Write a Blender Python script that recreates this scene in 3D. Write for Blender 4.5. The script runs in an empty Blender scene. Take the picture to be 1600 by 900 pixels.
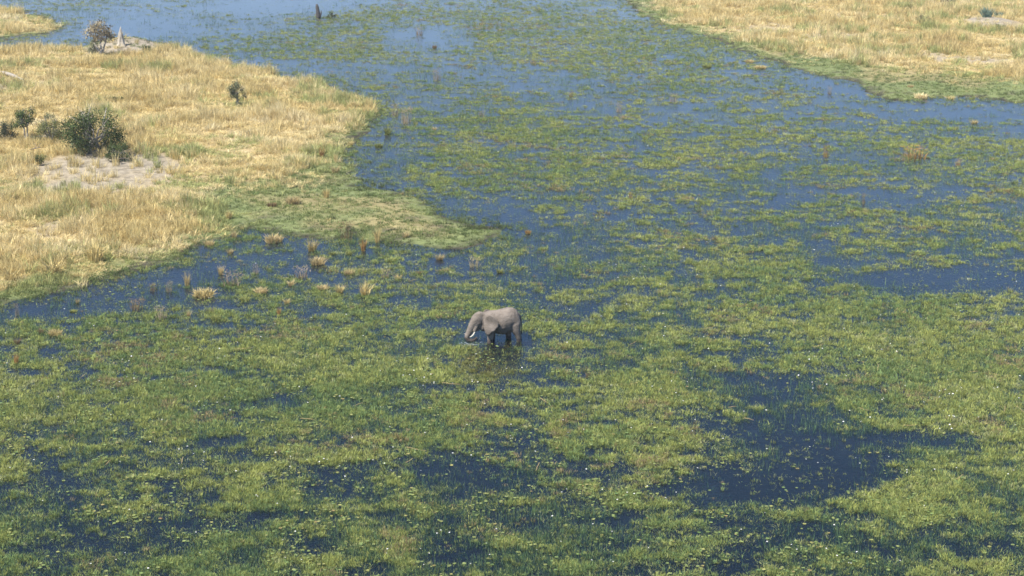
import bpy, bmesh, math, random
import numpy as np
from mathutils import Vector, Matrix

# ------------------------------------------------------------------ camera, sky, sun, exposure
SC = bpy.context.scene
W, H, F, HOR = 1600.0, 900.0, 2722.0, -300.0      # photo size, focal length in px, row of the horizon
CAM_H = 44.0
PITCH = math.atan((H / 2 - HOR) / F)
cam_data = bpy.data.cameras.new('camera')
cam_data.sensor_width = 36.0
cam_data.lens = 36.0 * F / W
cam_data.clip_end = 20000
cam_data.clip_start = 0.5
cam = bpy.data.objects.new('camera', cam_data)
SC.collection.objects.link(cam)
cam.location = (0, 0, CAM_H)
cam.rotation_euler = (math.pi / 2 - PITCH, 0, 0)
SC.camera = cam

SUN_EL, SUN_AZ = math.radians(58), math.radians(232)      # azimuth clockwise from +Y (north); sun behind the camera, a little left
world = bpy.data.worlds.new('World')
SC.world = world
world.use_nodes = True
wn = world.node_tree.nodes
sky_tex = wn.new('ShaderNodeTexSky')
sky_tex.sky_type = 'NISHITA'
sky_tex.sun_disc = False
sky_tex.sun_elevation = SUN_EL
sky_tex.sun_rotation = SUN_AZ
sky_tex.dust_density = 0.15
sky_tex.air_density = 1.0
sky_tex.ozone_density = 10.0
wn['Background'].inputs['Strength'].default_value = 0.085
world.node_tree.links.new(sky_tex.outputs[0], wn['Background'].inputs['Color'])
sun_data = bpy.data.lights.new('sun', 'SUN')
sun_data.energy = 4.2
sun_data.angle = math.radians(0.5)
sun_data.color = (1.0, 0.95, 0.87)
sun = bpy.data.objects.new('sun', sun_data)
SC.collection.objects.link(sun)
sun_dir = Vector((math.sin(SUN_AZ) * math.cos(SUN_EL), math.cos(SUN_AZ) * math.cos(SUN_EL), math.sin(SUN_EL)))
sun.rotation_euler = sun_dir.to_track_quat('Z', 'Y').to_euler()
SC.view_settings.view_transform = 'Standard'
SC.view_settings.look = 'None'
SC.view_settings.exposure = 1.26
SC.view_settings.gamma = 1.0
SC.cycles.max_bounces = 6
SC.cycles.transparent_max_bounces = 8
SC.cycles.use_denoising = True
SC.cycles.denoiser = 'OPENIMAGEDENOISE'
SC.cycles.denoising_input_passes = 'RGB_ALBEDO_NORMAL'
SC.cycles.caustics_reflective = False
SC.cycles.caustics_refractive = False
SC.cycles.filter_width = 1.6

rng = np.random.default_rng(7)
random.seed(7)

# ------------------------------------------------------------------ helpers
cP, sP = math.cos(PITCH), math.sin(PITCH)

def ground(px, py, z=0.0):
    """world point at height z that the photo shows at pixel (px, py)"""
    dx, dv = (px - W / 2) / F, (H / 2 - py) / F
    d = np.array([dx, cP + dv * sP, -sP + dv * cP])
    t = (z - CAM_H) / d[2]
    return np.array([d[0] * t, d[1] * t])

def poly(pts):
    return np.array([ground(*p) for p in pts])

def link(o, parent=None):
    SC.collection.objects.link(o)
    if parent is not None:
        o.parent = parent
    return o

def tag(o, label=None, cat=None, group=None, kind=None):
    if label: o['label'] = label
    if cat: o['category'] = cat
    if group: o['group'] = group
    if kind: o['kind'] = kind
    return o

def mesh_np(name, verts, faces, mat=None, smooth=False, attrs=None):
    me = bpy.data.meshes.new(name)
    me.from_pydata(verts if isinstance(verts, list) else verts.tolist(), [], faces if isinstance(faces, list) else faces.tolist())
    for k, (typ, dom, vals) in (attrs or {}).items():
        a = me.attributes.new(k, typ, dom)
        a.data.foreach_set('color' if 'COLOR' in typ else 'value', np.asarray(vals, dtype=np.float32).ravel())
    if mat: me.materials.append(mat)
    if smooth:
        me.polygons.foreach_set('use_smooth', [True] * len(me.polygons))
    me.update()
    return me

def hash2(ix, iy, seed):
    h = (ix.astype(np.int64) * 374761393 + iy.astype(np.int64) * 668265263 + seed * 1274126177) & 0xFFFFFFFF
    h = ((h ^ (h >> 13)) * 1274126177) & 0xFFFFFFFF
    h = h ^ (h >> 16)
    return (h & 0xFFFFFF) / float(0xFFFFFF)

def vnoise(x, y, scale, seed):
    x, y = np.asarray(x) / scale, np.asarray(y) / scale
    ix, iy = np.floor(x), np.floor(y)
    fx, fy = x - ix, y - iy
    fx, fy = fx * fx * (3 - 2 * fx), fy * fy * (3 - 2 * fy)
    a, b = hash2(ix, iy, seed), hash2(ix + 1, iy, seed)
    c, d = hash2(ix, iy + 1, seed), hash2(ix + 1, iy + 1, seed)
    return (a * (1 - fx) + b * fx) * (1 - fy) + (c * (1 - fx) + d * fx) * fy     # 0..1

def fbm(x, y, scale, seed, octs=3):
    s, amp, tot = 0, 1.0, 0
    for k in range(octs):
        ca, sa = math.cos(k * 1.3 + 0.4), math.sin(k * 1.3 + 0.4)
        s = s + amp * vnoise(ca * x - sa * y + 31 * k, sa * x + ca * y - 17 * k, scale / 2.1 ** k, seed + k)
        tot += amp
        amp *= 0.55
    return s / tot

def sstep(a, b, x):
    t = np.clip((x - a) / (b - a), 0, 1)
    return t * t * (3 - 2 * t)

def sdist(P, X, Y):
    """signed distance to polygon P, positive inside"""
    best = np.full(X.shape, 1e18)
    inside = np.zeros(X.shape, bool)
    n = len(P)
    for i in range(n):
        ax, ay = P[i]; bx, by = P[(i + 1) % n]
        ex, ey = bx - ax, by - ay
        wx, wy = X - ax, Y - ay
        t = np.clip((wx * ex + wy * ey) / (ex * ex + ey * ey), 0, 1)
        best = np.minimum(best, (wx - ex * t) ** 2 + (wy - ey * t) ** 2)
        if ay != by:
            c = ((ay > Y) != (by > Y)) & (X < (bx - ax) * (Y - ay) / (by - ay) + ax)
            inside ^= c
    return np.sqrt(best) * np.where(inside, 1, -1)

class Blob:
    def __init__(s, px, py, rx, ry, w):
        c = ground(px, py); s.c = c; s.w = w
        s.a = abs(ground(px + rx, py)[0] - c[0])
        s.b = abs(ground(px, py - ry)[1] - ground(px, py + ry)[1]) / 2
    def __call__(s, x, y):
        q = ((x - s.c[0]) / s.a) ** 2 + ((y - s.c[1]) / s.b) ** 2
        return s.w * np.exp(-q * q * 0.7)

# ------------------------------------------------------------------ materials
def new_mat(name):
    m = bpy.data.materials.new(name)
    m.use_nodes = True
    nt = m.node_tree
    for n in list(nt.nodes):
        if n.type != 'OUTPUT_MATERIAL': nt.nodes.remove(n)
    return m, nt, nt.nodes['Material Output']

def plant_mat(name, transl=0.3, color=None, instanced=True, gloss=0.0):
    """leaf material: colour from the clump (attribute col) times a value of each blade (attribute var)"""
    m, nt, out = new_mat(name)
    N, L = nt.nodes, nt.links
    var = N.new('ShaderNodeAttribute'); var.attribute_name = 'var'
    mul = N.new('ShaderNodeMix'); mul.data_type = 'RGBA'; mul.blend_type = 'MULTIPLY'; mul.inputs[0].default_value = 1
    if instanced:
        col = N.new('ShaderNodeAttribute'); col.attribute_name = 'col'; col.attribute_type = 'INSTANCER'
        L.new(col.outputs['Color'], mul.inputs[6])
    else:
        inf = N.new('ShaderNodeObjectInfo')
        L.new(inf.outputs['Color'], mul.inputs[6]) if color is None else None
        if color is not None: mul.inputs[6].default_value = (*color, 1)
    L.new(var.outputs['Fac'], mul.inputs[7])
    d = N.new('ShaderNodeBsdfDiffuse'); t = N.new('ShaderNodeBsdfTranslucent'); mx = N.new('ShaderNodeMixShader')
    mx.inputs[0].default_value = transl
    L.new(mul.outputs[2], d.inputs[0]); L.new(mul.outputs[2], t.inputs[0])
    L.new(d.outputs[0], mx.inputs[1]); L.new(t.outputs[0], mx.inputs[2])
    last = mx
    if gloss > 0:
        g = N.new('ShaderNodeBsdfGlossy'); g.inputs['Roughness'].default_value = 0.45
        m2 = N.new('ShaderNodeMixShader'); m2.inputs[0].default_value = gloss
        L.new(mx.outputs[0], m2.inputs[1]); L.new(g.outputs[0], m2.inputs[2]); last = m2
    L.new(last.outputs[0], out.inputs[0])
    return m

def solid_mat(name, c1, c2, scale=6.0, rough=0.8, bump=0.3, detail=6, coord='Object'):
    m, nt, out = new_mat(name)
    N, L = nt.nodes, nt.links
    b = N.new('ShaderNodeBsdfPrincipled'); b.inputs['Roughness'].default_value = rough
    tc = N.new('ShaderNodeTexCoord'); nz = N.new('ShaderNodeTexNoise'); nz.inputs['Scale'].default_value = scale
    nz.inputs['Detail'].default_value = detail
    L.new(tc.outputs[coord], nz.inputs['Vector'])
    rp = N.new('ShaderNodeValToRGB'); rp.color_ramp.elements[0].position = 0.35; rp.color_ramp.elements[1].position = 0.68
    rp.color_ramp.elements[0].color = (*c1, 1); rp.color_ramp.elements[1].color = (*c2, 1)
    L.new(nz.outputs['Fac'], rp.inputs[0]); L.new(rp.outputs[0], b.inputs['Base Color'])
    bp = N.new('ShaderNodeBump'); bp.inputs['Strength'].default_value = bump; bp.inputs['Distance'].default_value = 0.05
    L.new(nz.outputs['Fac'], bp.inputs['Height']); L.new(bp.outputs[0], b.inputs['Normal'])
    L.new(b.outputs[0], out.inputs[0])
    return m

M_GRASS = plant_mat('marsh_blade', 0.3)
M_DRY = plant_mat('dry_blade', 0.3)
M_TUSSOCK = plant_mat('tussock_blade', 0.3, instanced=False)
M_LEAF = plant_mat('bush_leaf', 0.2, instanced=False)
M_BARK = solid_mat('bark', (0.10, 0.085, 0.07), (0.24, 0.21, 0.18), 9)
M_DEADWOOD = solid_mat('dead_wood', (0.20, 0.175, 0.145), (0.38, 0.34, 0.28), 7)
M_DARKWOOD = solid_mat('dark_wood', (0.03, 0.026, 0.022), (0.08, 0.07, 0.06), 7)
M_TERMITE = solid_mat('termite_clay', (0.30, 0.26, 0.20), (0.44, 0.39, 0.31), 2.5, bump=0.8)

def water_mat():
    m, nt, out = new_mat('marsh_water')
    N, L = nt.nodes, nt.links
    geo = N.new('ShaderNodeNewGeometry')
    n1 = N.new('ShaderNodeTexNoise'); n1.inputs['Scale'].default_value = 3.6; n1.inputs['Detail'].default_value = 3
    L.new(geo.outputs['Position'], n1.inputs['Vector'])
    bp = N.new('ShaderNodeBump'); bp.inputs['Strength'].default_value = 0.3; bp.inputs['Distance'].default_value = 0.07
    L.new(n1.outputs['Fac'], bp.inputs['Height'])
    fr = N.new('ShaderNodeFresnel'); fr.inputs['IOR'].default_value = 1.27
    L.new(bp.outputs[0], fr.inputs['Normal'])
    gl = N.new('ShaderNodeBsdfGlossy'); gl.inputs['Roughness'].default_value = 0.07
    gl.inputs['Color'].default_value = (1, 1, 1, 1)
    L.new(bp.outputs[0], gl.inputs['Normal'])
    g2 = N.new('ShaderNodeBsdfGlossy'); g2.inputs['Roughness'].default_value = 0.36      # wind-roughened part of the surface
    g2.inputs['Color'].default_value = (1, 1, 1, 1)
    gm = N.new('ShaderNodeMixShader'); gm.inputs[0].default_value = 0.55
    L.new(gl.outputs[0], gm.inputs[1]); L.new(g2.outputs[0], gm.inputs[2])
    tr = N.new('ShaderNodeBsdfTransparent'); tr.inputs['Color'].default_value = (0.24, 0.38, 0.48, 1)
    mx = N.new('ShaderNodeMixShader')
    L.new(fr.outputs[0], mx.inputs[0]); L.new(tr.outputs[0], mx.inputs[1]); L.new(gm.outputs[0], mx.inputs[2])
    L.new(mx.outputs[0], out.inputs[0])
    return m

def terrain_mat():
    m, nt, out = new_mat('ground_soil')
    N, L = nt.nodes, nt.links
    at = N.new('ShaderNodeAttribute'); at.attribute_name = 'soil'
    geo = N.new('ShaderNodeNewGeometry')
    nz = N.new('ShaderNodeTexNoise'); nz.inputs['Scale'].default_value = 1.3; nz.inputs['Detail'].default_value = 8
    nz.inputs['Roughness'].default_value = 0.7
    L.new(geo.outputs['Position'], nz.inputs['Vector'])
    rp = N.new('ShaderNodeValToRGB')
    rp.color_ramp.elements[0].position = 0.32; rp.color_ramp.elements[0].color = (0.5, 0.5, 0.5, 1)
    rp.color_ramp.elements[1].position = 0.68; rp.color_ramp.elements[1].color = (1.3, 1.3, 1.3, 1)
    L.new(nz.outputs['Fac'], rp.inputs[0])
    mul = N.new('ShaderNodeMix'); mul.data_type = 'RGBA'; mul.blend_type = 'MULTIPLY'; mul.inputs[0].default_value = 1
    L.new(at.outputs['Color'], mul.inputs[6]); L.new(rp.outputs[0], mul.inputs[7])
    b = N.new('ShaderNodeBsdfPrincipled'); b.inputs['Roughness'].default_value = 0.95
    b.inputs['Specular IOR Level'].default_value = 0.1
    L.new(mul.outputs[2], b.inputs['Base Color'])
    bp = N.new('ShaderNodeBump'); bp.inputs['Strength'].default_value = 0.6; bp.inputs['Distance'].default_value = 0.15
    L.new(nz.outputs['Fac'], bp.inputs['Height']); L.new(bp.outputs[0], b.inputs['Normal'])
    L.new(b.outputs[0], out.inputs[0])
    return m

# ------------------------------------------------------------------ layout of the delta (measured on the photo, laid out on the ground)
LEFT_ISLAND = poly([(-900, 95), (-300, 84), (-60, 72), (0, 74), (60, 76), (130, 78), (210, 72), (270, 72), (310, 84), (345, 97), (400, 108),
    (440, 117), (480, 130), (520, 136), (555, 150), (588, 170), (574, 192), (556, 217), (545, 247), (540, 268), (562, 286), (610, 300),
    (650, 316), (680, 336), (722, 346), (775, 360), (788, 371), (745, 384), (690, 386), (610, 386), (575, 376), (555, 366), (520, 372), (480, 366),
    (430, 360), (395, 356), (368, 362), (350, 378), (310, 386), (272, 396), (250, 411), (200, 426), (120, 447), (60, 461), (0, 472),
    (-80, 482), (-500, 520), (-1200, 540)])
LEFT_DRY = poly([(-900, 95), (-300, 86), (-60, 74), (0, 76), (130, 80), (270, 76), (345, 100), (440, 119), (520, 140), (570, 156), (582, 172),
    (545, 200), (520, 235), (470, 262), (405, 285), (340, 308), (315, 345), (270, 375), (215, 400), (140, 424), (60, 434), (0, 450),
    (-80, 465), (-500, 500), (-1200, 520)])
RIGHT_ISLAND = poly([(930, -100), (975, -30), (985, 5), (1002, 25), (1045, 40), (1080, 48), (1120, 62), (1160, 78), (1200, 91), (1240, 108), (1300, 121),
    (1343, 129), (1354, 142), (1375, 156), (1400, 159), (1450, 151), (1500, 151), (1560, 156), (1600, 161), (1720, 172), (2300, 190),
    (2600, -60), (2000, -140)])
RIGHT_DRY = poly([(960, -100), (1000, -30), (1012, 2), (1032, 24), (1075, 38), (1120, 53), (1200, 73), (1250, 88), (1330, 99), (1400, 113), (1480, 122),
    (1600, 133), (1720, 145), (2300, 165), (2600, -60), (2000, -140)])
FAR_ISLET = poly([(-500, -10), (-50, 5), (30, 18), (92, 36), (98, 44), (60, 52), (0, 58), (-60, 62), (-500, 70)])
ISLANDS = [LEFT_ISLAND, RIGHT_ISLAND, FAR_ISLET]
SAND = [Blob(165, 280, 112, 30, 1.1), Blob(190, 78, 60, 13, 1.2), Blob(1300, 62, 60, 6, .55), Blob(1520, 100, 70, 5, .55), Blob(1545, 42, 42, 9, .9),
        Blob(70, 370, 24, 16, .7), Blob(130, 345, 30, 12, .6), Blob(1430, 92, 60, 6, .6), Blob(400, 190, 50, 20, .25), Blob(25, 140, 50, 8, .5), Blob(1200, 48, 60, 6, .5)]
MOUND = [(ground(190, 76), 7.0, 2.2), (ground(150, 262), 9.0, 0.9), (ground(1545, 42), 6.0, 1.3)]

def island_d(x, y):
    d = sdist(LEFT_ISLAND, x, y)
    for P in ISLANDS[1:]: d = np.maximum(d, sdist(P, x, y))
    n = (fbm(x, y, 6.0, 5) - 0.5) * 5.0 + (vnoise(x, y, 1.7, 6) - .5) * 1.3
    return d + n

def dry_d(x, y):
    d = np.maximum(sdist(LEFT_DRY, x, y), np.maximum(sdist(RIGHT_DRY, x, y), sdist(FAR_ISLET, x, y) - 1))
    return d + (fbm(x, y, 7.0, 15) - 0.5) * 8.0

def sand_v(x, y):
    return np.clip(sum(b(x, y) for b in SAND), 0, 1)

def height(x, y, d=None):
    x = np.asarray(x, float); y = np.asarray(y, float)
    if d is None: d = island_d(x, y)
    z = np.where(d > 0, 0.03 + 0.75 * (1 - np.exp(-np.maximum(d, 0) / 11)), -0.75 * (1 - np.exp(np.minimum(d, 0) / 5)) + 0.03)
    z = z + (fbm(x, y, 3.0, 25) - .5) * 0.16 * sstep(-2, 4, d)
    for c, r, h in MOUND:
        z = z + h * np.exp(-(((x - c[0]) ** 2 + (y - c[1]) ** 2) / (r * r)) * 1.2)
    return z

def hz(x, y):
    return float(height(np.array([x]), np.array([y]))[0])

# ------------------------------------------------------------------ ground and water sheets
def axis(lo, hi, step, far):
    a = list(np.arange(lo, hi, step))
    s, v, w = step, lo, a[-1]
    left, right = [], []
    while v > -far or w < far:
        s *= 1.35; v -= s; w += s; left.append(v); right.append(w)
    return np.array(left[::-1] + a + right)

gx, gy = axis(-105, 125, 0.9, 6000), axis(88, 440, 1.1, 7000)
GX, GY = np.meshgrid(gx, gy)
gd = island_d(GX.ravel(), GY.ravel())
gdry = dry_d(GX.ravel(), GY.ravel())
gz = height(GX.ravel(), GY.ravel(), gd)
gs = sand_v(GX.ravel(), GY.ravel())
nX, nY = len(gx), len(gy)
idx = np.arange(nX * nY).reshape(nY, nX)
faces = np.stack([idx[:-1, :-1], idx[:-1, 1:], idx[1:, 1:], idx[1:, :-1]], -1).reshape(-1, 4)
n_a, n_b = fbm(GX.ravel(), GY.ravel(), 4.0, 41), fbm(GX.ravel(), GY.ravel(), 14.0, 47)
def lerp(a, b, t): return a + (np.asarray(b) - a) * t[:, None]
soil = np.tile(np.array([0.020, 0.025, 0.018]), (len(gd), 1))                                 # lake bed: dark peat and weed
soil = lerp(soil, [0.045, 0.040, 0.030], sstep(-0.9, -0.2, gd))                               # wet mud at the edge
soil = lerp(soil, [0.145, 0.168, 0.066], sstep(0.0, 1.2, gd + (n_a - .5) * 4 + (vnoise(GX.ravel(), GY.ravel(), 1.4, 50) - .5) * 2))                  # short green sward
soil = lerp(soil, [0.26, 0.21, 0.10], sstep(0.5, 0.68, n_b) * sstep(1, 4, gd) * .8)
soil = lerp(soil, [0.07, 0.06, 0.045], sstep(.58, .72, fbm(GX.ravel(), GY.ravel(), 2.6, 49)) * sstep(9, 3, gd) * .7)
soil = lerp(soil, [0.34, 0.26, 0.13], sstep(-2, 3, gdry))                                     # straw covered soil
soil = lerp(soil, [0.27, 0.23, 0.168], np.clip(gs * 1.6 * (0.1 + n_a * 1.3), 0, 1) * sstep(1, 4, gd))
terrain = mesh_np('ground', np.stack([GX.ravel(), GY.ravel(), gz], -1), faces, terrain_mat(), True,
                  {'soil': ('FLOAT_COLOR', 'POINT', np.c_[soil, np.ones(len(soil))])})
tag(link(bpy.data.objects.new('ground', terrain)), kind='structure')
wx, wy = np.linspace(-6500, 6500, 14), np.linspace(-7000, 7500, 15)
WX, WY = np.meshgrid(wx, wy)
wi = np.arange(WX.size).reshape(WX.shape)
wf = np.stack([wi[:-1, :-1], wi[:-1, 1:], wi[1:, 1:], wi[1:, :-1]], -1).reshape(-1, 4)
tag(link(bpy.data.objects.new('water', mesh_np('water', np.stack([WX.ravel(), WY.ravel(), WX.ravel() * 0], -1), wf, water_mat()))), kind='structure')

# ------------------------------------------------------------------ plant pieces
def blade_cloud(n, radius, hmin, hmax, width, lean, seed, droop=0.5, z0=0.0, core=0.6, segs=2):
    """a clump of n bent grass blades -> verts, faces, var"""
    r = np.random.default_rng(seed)
    V, Fc, A = [], [], []
    for i in range(n):
        a = r.uniform(0, 2 * math.pi); q = radius * r.uniform(0, 1) ** core
        bx, by = q * math.cos(a), q * math.sin(a)
        h = r.uniform(hmin, hmax)
        la = a + r.normal(0, 0.9); l = abs(r.normal(lean, lean * .5))
        w = width * r.uniform(.6, 1.3)
        fa = r.uniform(0, math.pi)                       # facing of the blade
        wxv, wyv = math.cos(fa) * w / 2, math.sin(fa) * w / 2
        var = float(np.clip(r.normal(1, 0.25), 0.45, 1.7))
        k = len(V)
        for s in range(segs):
            t = s / segs
            o = l * h * t ** (1 + droop); z = z0 + h * t * (1 - 0.35 * l * t)
            f = 1 - 0.45 * t
            cx, cy = bx + math.cos(la) * o, by + math.sin(la) * o
            V += [(cx - wxv * f, cy - wyv * f, z), (cx + wxv * f, cy + wyv * f, z)]; A += [var, var]
        o = l * h; V.append((bx + math.cos(la) * o, by + math.sin(la) * o, z0 + h * (1 - 0.35 * l))); A.append(var)
        for s in range(segs - 1):
            Fc.append((k + 2 * s, k + 2 * s + 1, k + 2 * s + 3, k + 2 * s + 2))
        e = k + 2 * (segs - 1)
        Fc.append((e, e + 1, e + 2))
    return V, Fc, A

def blade_mesh(name, mat, *a, **k):
    V, Fc, A = blade_cloud(*a, **k)
    return mesh_np(name, V, Fc, mat, False, {'var': ('FLOAT', 'POINT', A)})

def pad_shape(seed, r=0.105, n=9, tilt=0.06, z=0.015):
    g = np.random.default_rng(seed)
    V = [(0, 0, z)]
    for i in range(n):
        a = 0.22 + (2 * math.pi - 0.44) * i / (n - 1)
        q = r * g.uniform(.9, 1.08)
        V.append((q * math.cos(a), q * math.sin(a), z + g.uniform(-.2, 1) * tilt * r))
    return V, [(0, i, i + 1) for i in range(1, n)]

def flower_shape(seed, r=0.085):
    g = np.random.default_rng(seed)
    V, Fc = [], []
    for ring, (n, rr, up) in enumerate(((8, r, .35), (6, r * .65, .9))):
        for i in range(n):
            a = 2 * math.pi * (i + .5 * ring) / n + g.normal(0, .08)
            k = len(V); w = .42 * rr
            ca, sa = math.cos(a), math.sin(a)
            V += [(0, 0, .0), (ca * rr * .6 - sa * w, sa * rr * .6 + ca * w, up * rr * .5), (ca * rr, sa * rr, up * rr), (ca * rr * .6 + sa * w, sa * rr * .6 - ca * w, up * rr * .5)]
            Fc.append((k, k + 1, k + 2, k + 3))
    return V, Fc

def scatter(name, P, scale, rot, col, protos, kind='stuff', label=None, cat=None):
    """one object whose points carry instances of the plant pieces"""
    n = len(P)
    me = bpy.data.meshes.new(name)
    me.vertices.add(n)
    me.vertices.foreach_set('co', np.asarray(P, np.float32).ravel())
    a = me.attributes.new('iscale', 'FLOAT_VECTOR', 'POINT'); a.data.foreach_set('vector', np.asarray(scale, np.float32).ravel())
    a = me.attributes.new('irot', 'FLOAT_VECTOR', 'POINT'); a.data.foreach_set('vector', np.asarray(rot, np.float32).ravel())
    a = me.attributes.new('col', 'FLOAT_COLOR', 'POINT'); a.data.foreach_set('color', np.c_[col, np.ones(n)].astype(np.float32).ravel())
    a = me.attributes.new('pick', 'INT', 'POINT'); a.data.foreach_set('value', rng.integers(0, len(protos), n).astype(np.int32))
    o = link(bpy.data.objects.new(name, me))
    ng = bpy.data.node_groups.new(name + '_scatter', 'GeometryNodeTree')
    ng.interface.new_socket('Geometry', in_out='INPUT', socket_type='NodeSocketGeometry')
    ng.interface.new_socket('Geometry', in_out='OUTPUT', socket_type='NodeSocketGeometry')
    N, L = ng.nodes, ng.links
    gi, go = N.new('NodeGroupInput'), N.new('NodeGroupOutput')
    iop = N.new('GeometryNodeInstanceOnPoints'); iop.inputs['Pick Instance'].default_value = True
    gti = N.new('GeometryNodeGeometryToInstance')
    for pm in protos:
        po = bpy.data.objects.new(pm.name, pm)            # never linked to the scene: only its mesh is read
        oi = N.new('GeometryNodeObjectInfo'); oi.inputs['Object'].default_value = po
        L.new(oi.outputs['Geometry'], gti.inputs[0])
    def na(nm, t):
        q = N.new('GeometryNodeInputNamedAttribute'); q.data_type = t; q.inputs['Name'].default_value = nm
        return q.outputs['Attribute']
    L.new(gi.outputs[0], iop.inputs['Points']); L.new(gti.outputs[0], iop.inputs['Instance'])
    L.new(na('pick', 'INT'), iop.inputs['Instance Index'])
    L.new(na('irot', 'FLOAT_VECTOR'), iop.inputs['Rotation'])
    L.new(na('iscale', 'FLOAT_VECTOR'), iop.inputs['Scale'])
    L.new(iop.outputs[0], go.inputs[0])
    md = o.modifiers.new('scatter', 'NODES'); md.node_group = ng
    tag(o, label, cat, None, kind)
    return o

R0, R1, HALF, MARGIN = 76.0, 560.0, math.tan(math.radians(17.2)), 19.0
def sample(n, r0=R0, r1=R1, k=1.7):
    """random points on the ground in view and some way beside it, thinning with distance"""
    n = int(n * 1.3)
    u = rng.uniform(0, 1, n)
    e = 1 - k
    r = (r0 ** e + u * (r1 ** e - r0 ** e)) ** (1 / e)
    x = rng.uniform(-1, 1, n) * (r * HALF + MARGIN)
    return x, np.sqrt(r * r - x * x), r

def rot_rand(n, tilt=0.15):
    return np.c_[rng.normal(0, tilt, n), rng.normal(0, tilt, n), rng.uniform(0, 6.283, n)]

def palette(x, y, cols, weights_noise, seed, jitter=0.15):
    """colour per clump: a smooth blend through cols by noise + random"""
    cols = np.array(cols)
    v = np.clip(weights_noise, 0, 0.9999) * (len(cols) - 1)
    i = v.astype(int); f = (v - i)[:, None]
    c = cols[i] * (1 - f) + cols[i + 1] * f
    j = rng.normal(1, jitter, (len(x), 1))
    return np.clip(c * np.clip(j, .5, 1.6), 0, 1)

# ------------------------------------------------------------------ cover of the marsh: open pools and dense mats, as in the photo
COVER = [Blob(*a) for a in (
    (800, 880, 900, 150, -.17), (1150, 300, 480, 100, -.12), (760, 380, 200, 60, -.15), (1230, 750, 120, 80, -.12), (750, 60, 400, 60, .08), 
    # open water
    (300, 22, 170, 40, -.38), (460, 5, 120, 14, -.6), (220, 45, 90, 18, -.5), (660, 58, 66, 20, -.75), (450, 100, 110, 12, -.5), (690, 110, 120, 40, -.25), (880, 140, 100, 28, -.3), (590, 240, 40, 60, -.35),
    (560, 270, 26, 16, -.4), (750, 335, 100, 24, -.45), (850, 400, 150, 45, -.22), (1290, 135, 55, 18, -.55), (1430, 170, 190, 14, -.36), (1560, 190, 90, 16, -.5), (1050, 180, 90, 18, -.2), (1230, 290, 50, 26, -.35),
    (1490, 438, 165, 15, -.95), (1560, 400, 80, 14, -.35), (1290, 400, 40, 30, -.3), (450, 400, 130, 34, -.4), (150, 470, 170, 20, -.5), (20, 490, 80, 14, -.6), (300, 430, 70, 22, -.5),
    (1190, 605, 100, 26, -.7), (1240, 690, 125, 60, -.9), (1330, 730, 100, 40, -.45), (455, 625, 40, 12, -.9), (740, 745, 66, 26, -.65), (515, 760, 42, 16, -.5), (700, 850, 56, 44, -.6), (1460, 690, 140, 14, -.6),
    (1180, 765, 110, 30, -.65), (1260, 835, 70, 22, -.45), (1430, 850, 120, 40, -.3), (800, 535, 40, 14, -.25), (660, 545, 40, 24, -.3), (650, 620, 110, 22, -.18), (880, 830, 100, 40, -.25), (120, 870, 90, 34, -.12), (330, 850, 100, 40, -.1), (1010, 20, 40, 14, -.45), (1060, 660, 40, 20, -.1),
    # dense mats
    (520, 75, 120, 26, .35), (600, 20, 80, 10, .2), (950, 60, 190, 40, .38), (700, 30, 200, 14, .2), (810, 230, 150, 60, .25), (1050, 250, 150, 36, .12), (250, 570, 320, 80, .36), (560, 560, 160, 60, .26), (1480, 560, 160, 100, .42),
    (1020, 630, 95, 50, .42), (1210, 500, 110, 44, .3), (1440, 790, 90, 34, .55), (1560, 660, 60, 60, .35), (1250, 808, 40, 12, .5), (640, 870, 40, 30, .4), (740, 825, 28, 14, .45), (1190, 420, 90, 30, .2), (1350, 360, 180, 40, .12), (990, 740, 60, 30, .25), (1150, 655, 28, 9, .6), (1178, 710, 36, 9, .65), (1385, 728, 60, 12, .5), (1310, 700, 50, 8, .4), (1440, 745, 60, 10, .4), (260, 760, 260, 70, .12), (1560, 260, 80, 60, .2), (1290, 215, 160, 18, .2), (1060, 800, 60, 34, .12))]

def cover(x, y):
    v = 0.60 + 0.85 * sum(b(x, y) for b in COVER)
    v = v + (fbm(x, y, 11.0, 71) - .5) * .3 + (fbm(x, y, 2.8, 77) - .5) * .95 + (vnoise(x, y, 1.1, 79) - .5) * .7 + (vnoise(x * .28 + y * .1, y - x * .12, 1.3, 83) - .5) * .55
    return v

YEL, OLV, GRN, BRN, PAL = (0.312, 0.330, 0.094), (0.242, 0.278, 0.088), (0.160, 0.228, 0.086), (0.28, 0.22, 0.11), (0.40, 0.40, 0.20)

# floating grass mats
x, y, r = sample(400000, k=1.6)
v = cover(x, y); d = island_d(x, y)
ELE = ground(772, 527)
TRK = ground(744, 531)
q_ = ((x - ELE[0] + .9) / 3.6) ** 2 + ((y - ELE[1] - .7) / 1.6) ** 2
v = v - .6 * np.exp(-q_ ** 2) - .04 - .9 * np.exp(-(((x - TRK[0]) / 1.7) ** 2 + ((y - TRK[1] + .2) / 1.5) ** 2) ** 2)
keep = (rng.uniform(0, 1, len(x)) < (.72 * sstep(.22, .95, v) + .28 * sstep(.5, .7, v)) * (.60 + .34 * sstep(120, 260, r)) + .02) & (d < -0.2)
x, y, r, v = x[keep], y[keep], r[keep], v[keep]
n = len(x)
s = rng.uniform(.6, 1.45, n) * (r / 150) ** .22 * (0.58 + .4 * np.clip(v, 0, 1))
tone = fbm(x, y, 8.0, 91) * .9 + rng.normal(0, .2, n) + .05
col = palette(x, y, [GRN, GRN, OLV, YEL, YEL, PAL], tone, 1, .18)
br = fbm(x, y, 5.0, 95) + rng.normal(0, .1, n) > .77
col[br] = np.array(BRN) * rng.uniform(.8, 1.3, (br.sum(), 1))
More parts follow.
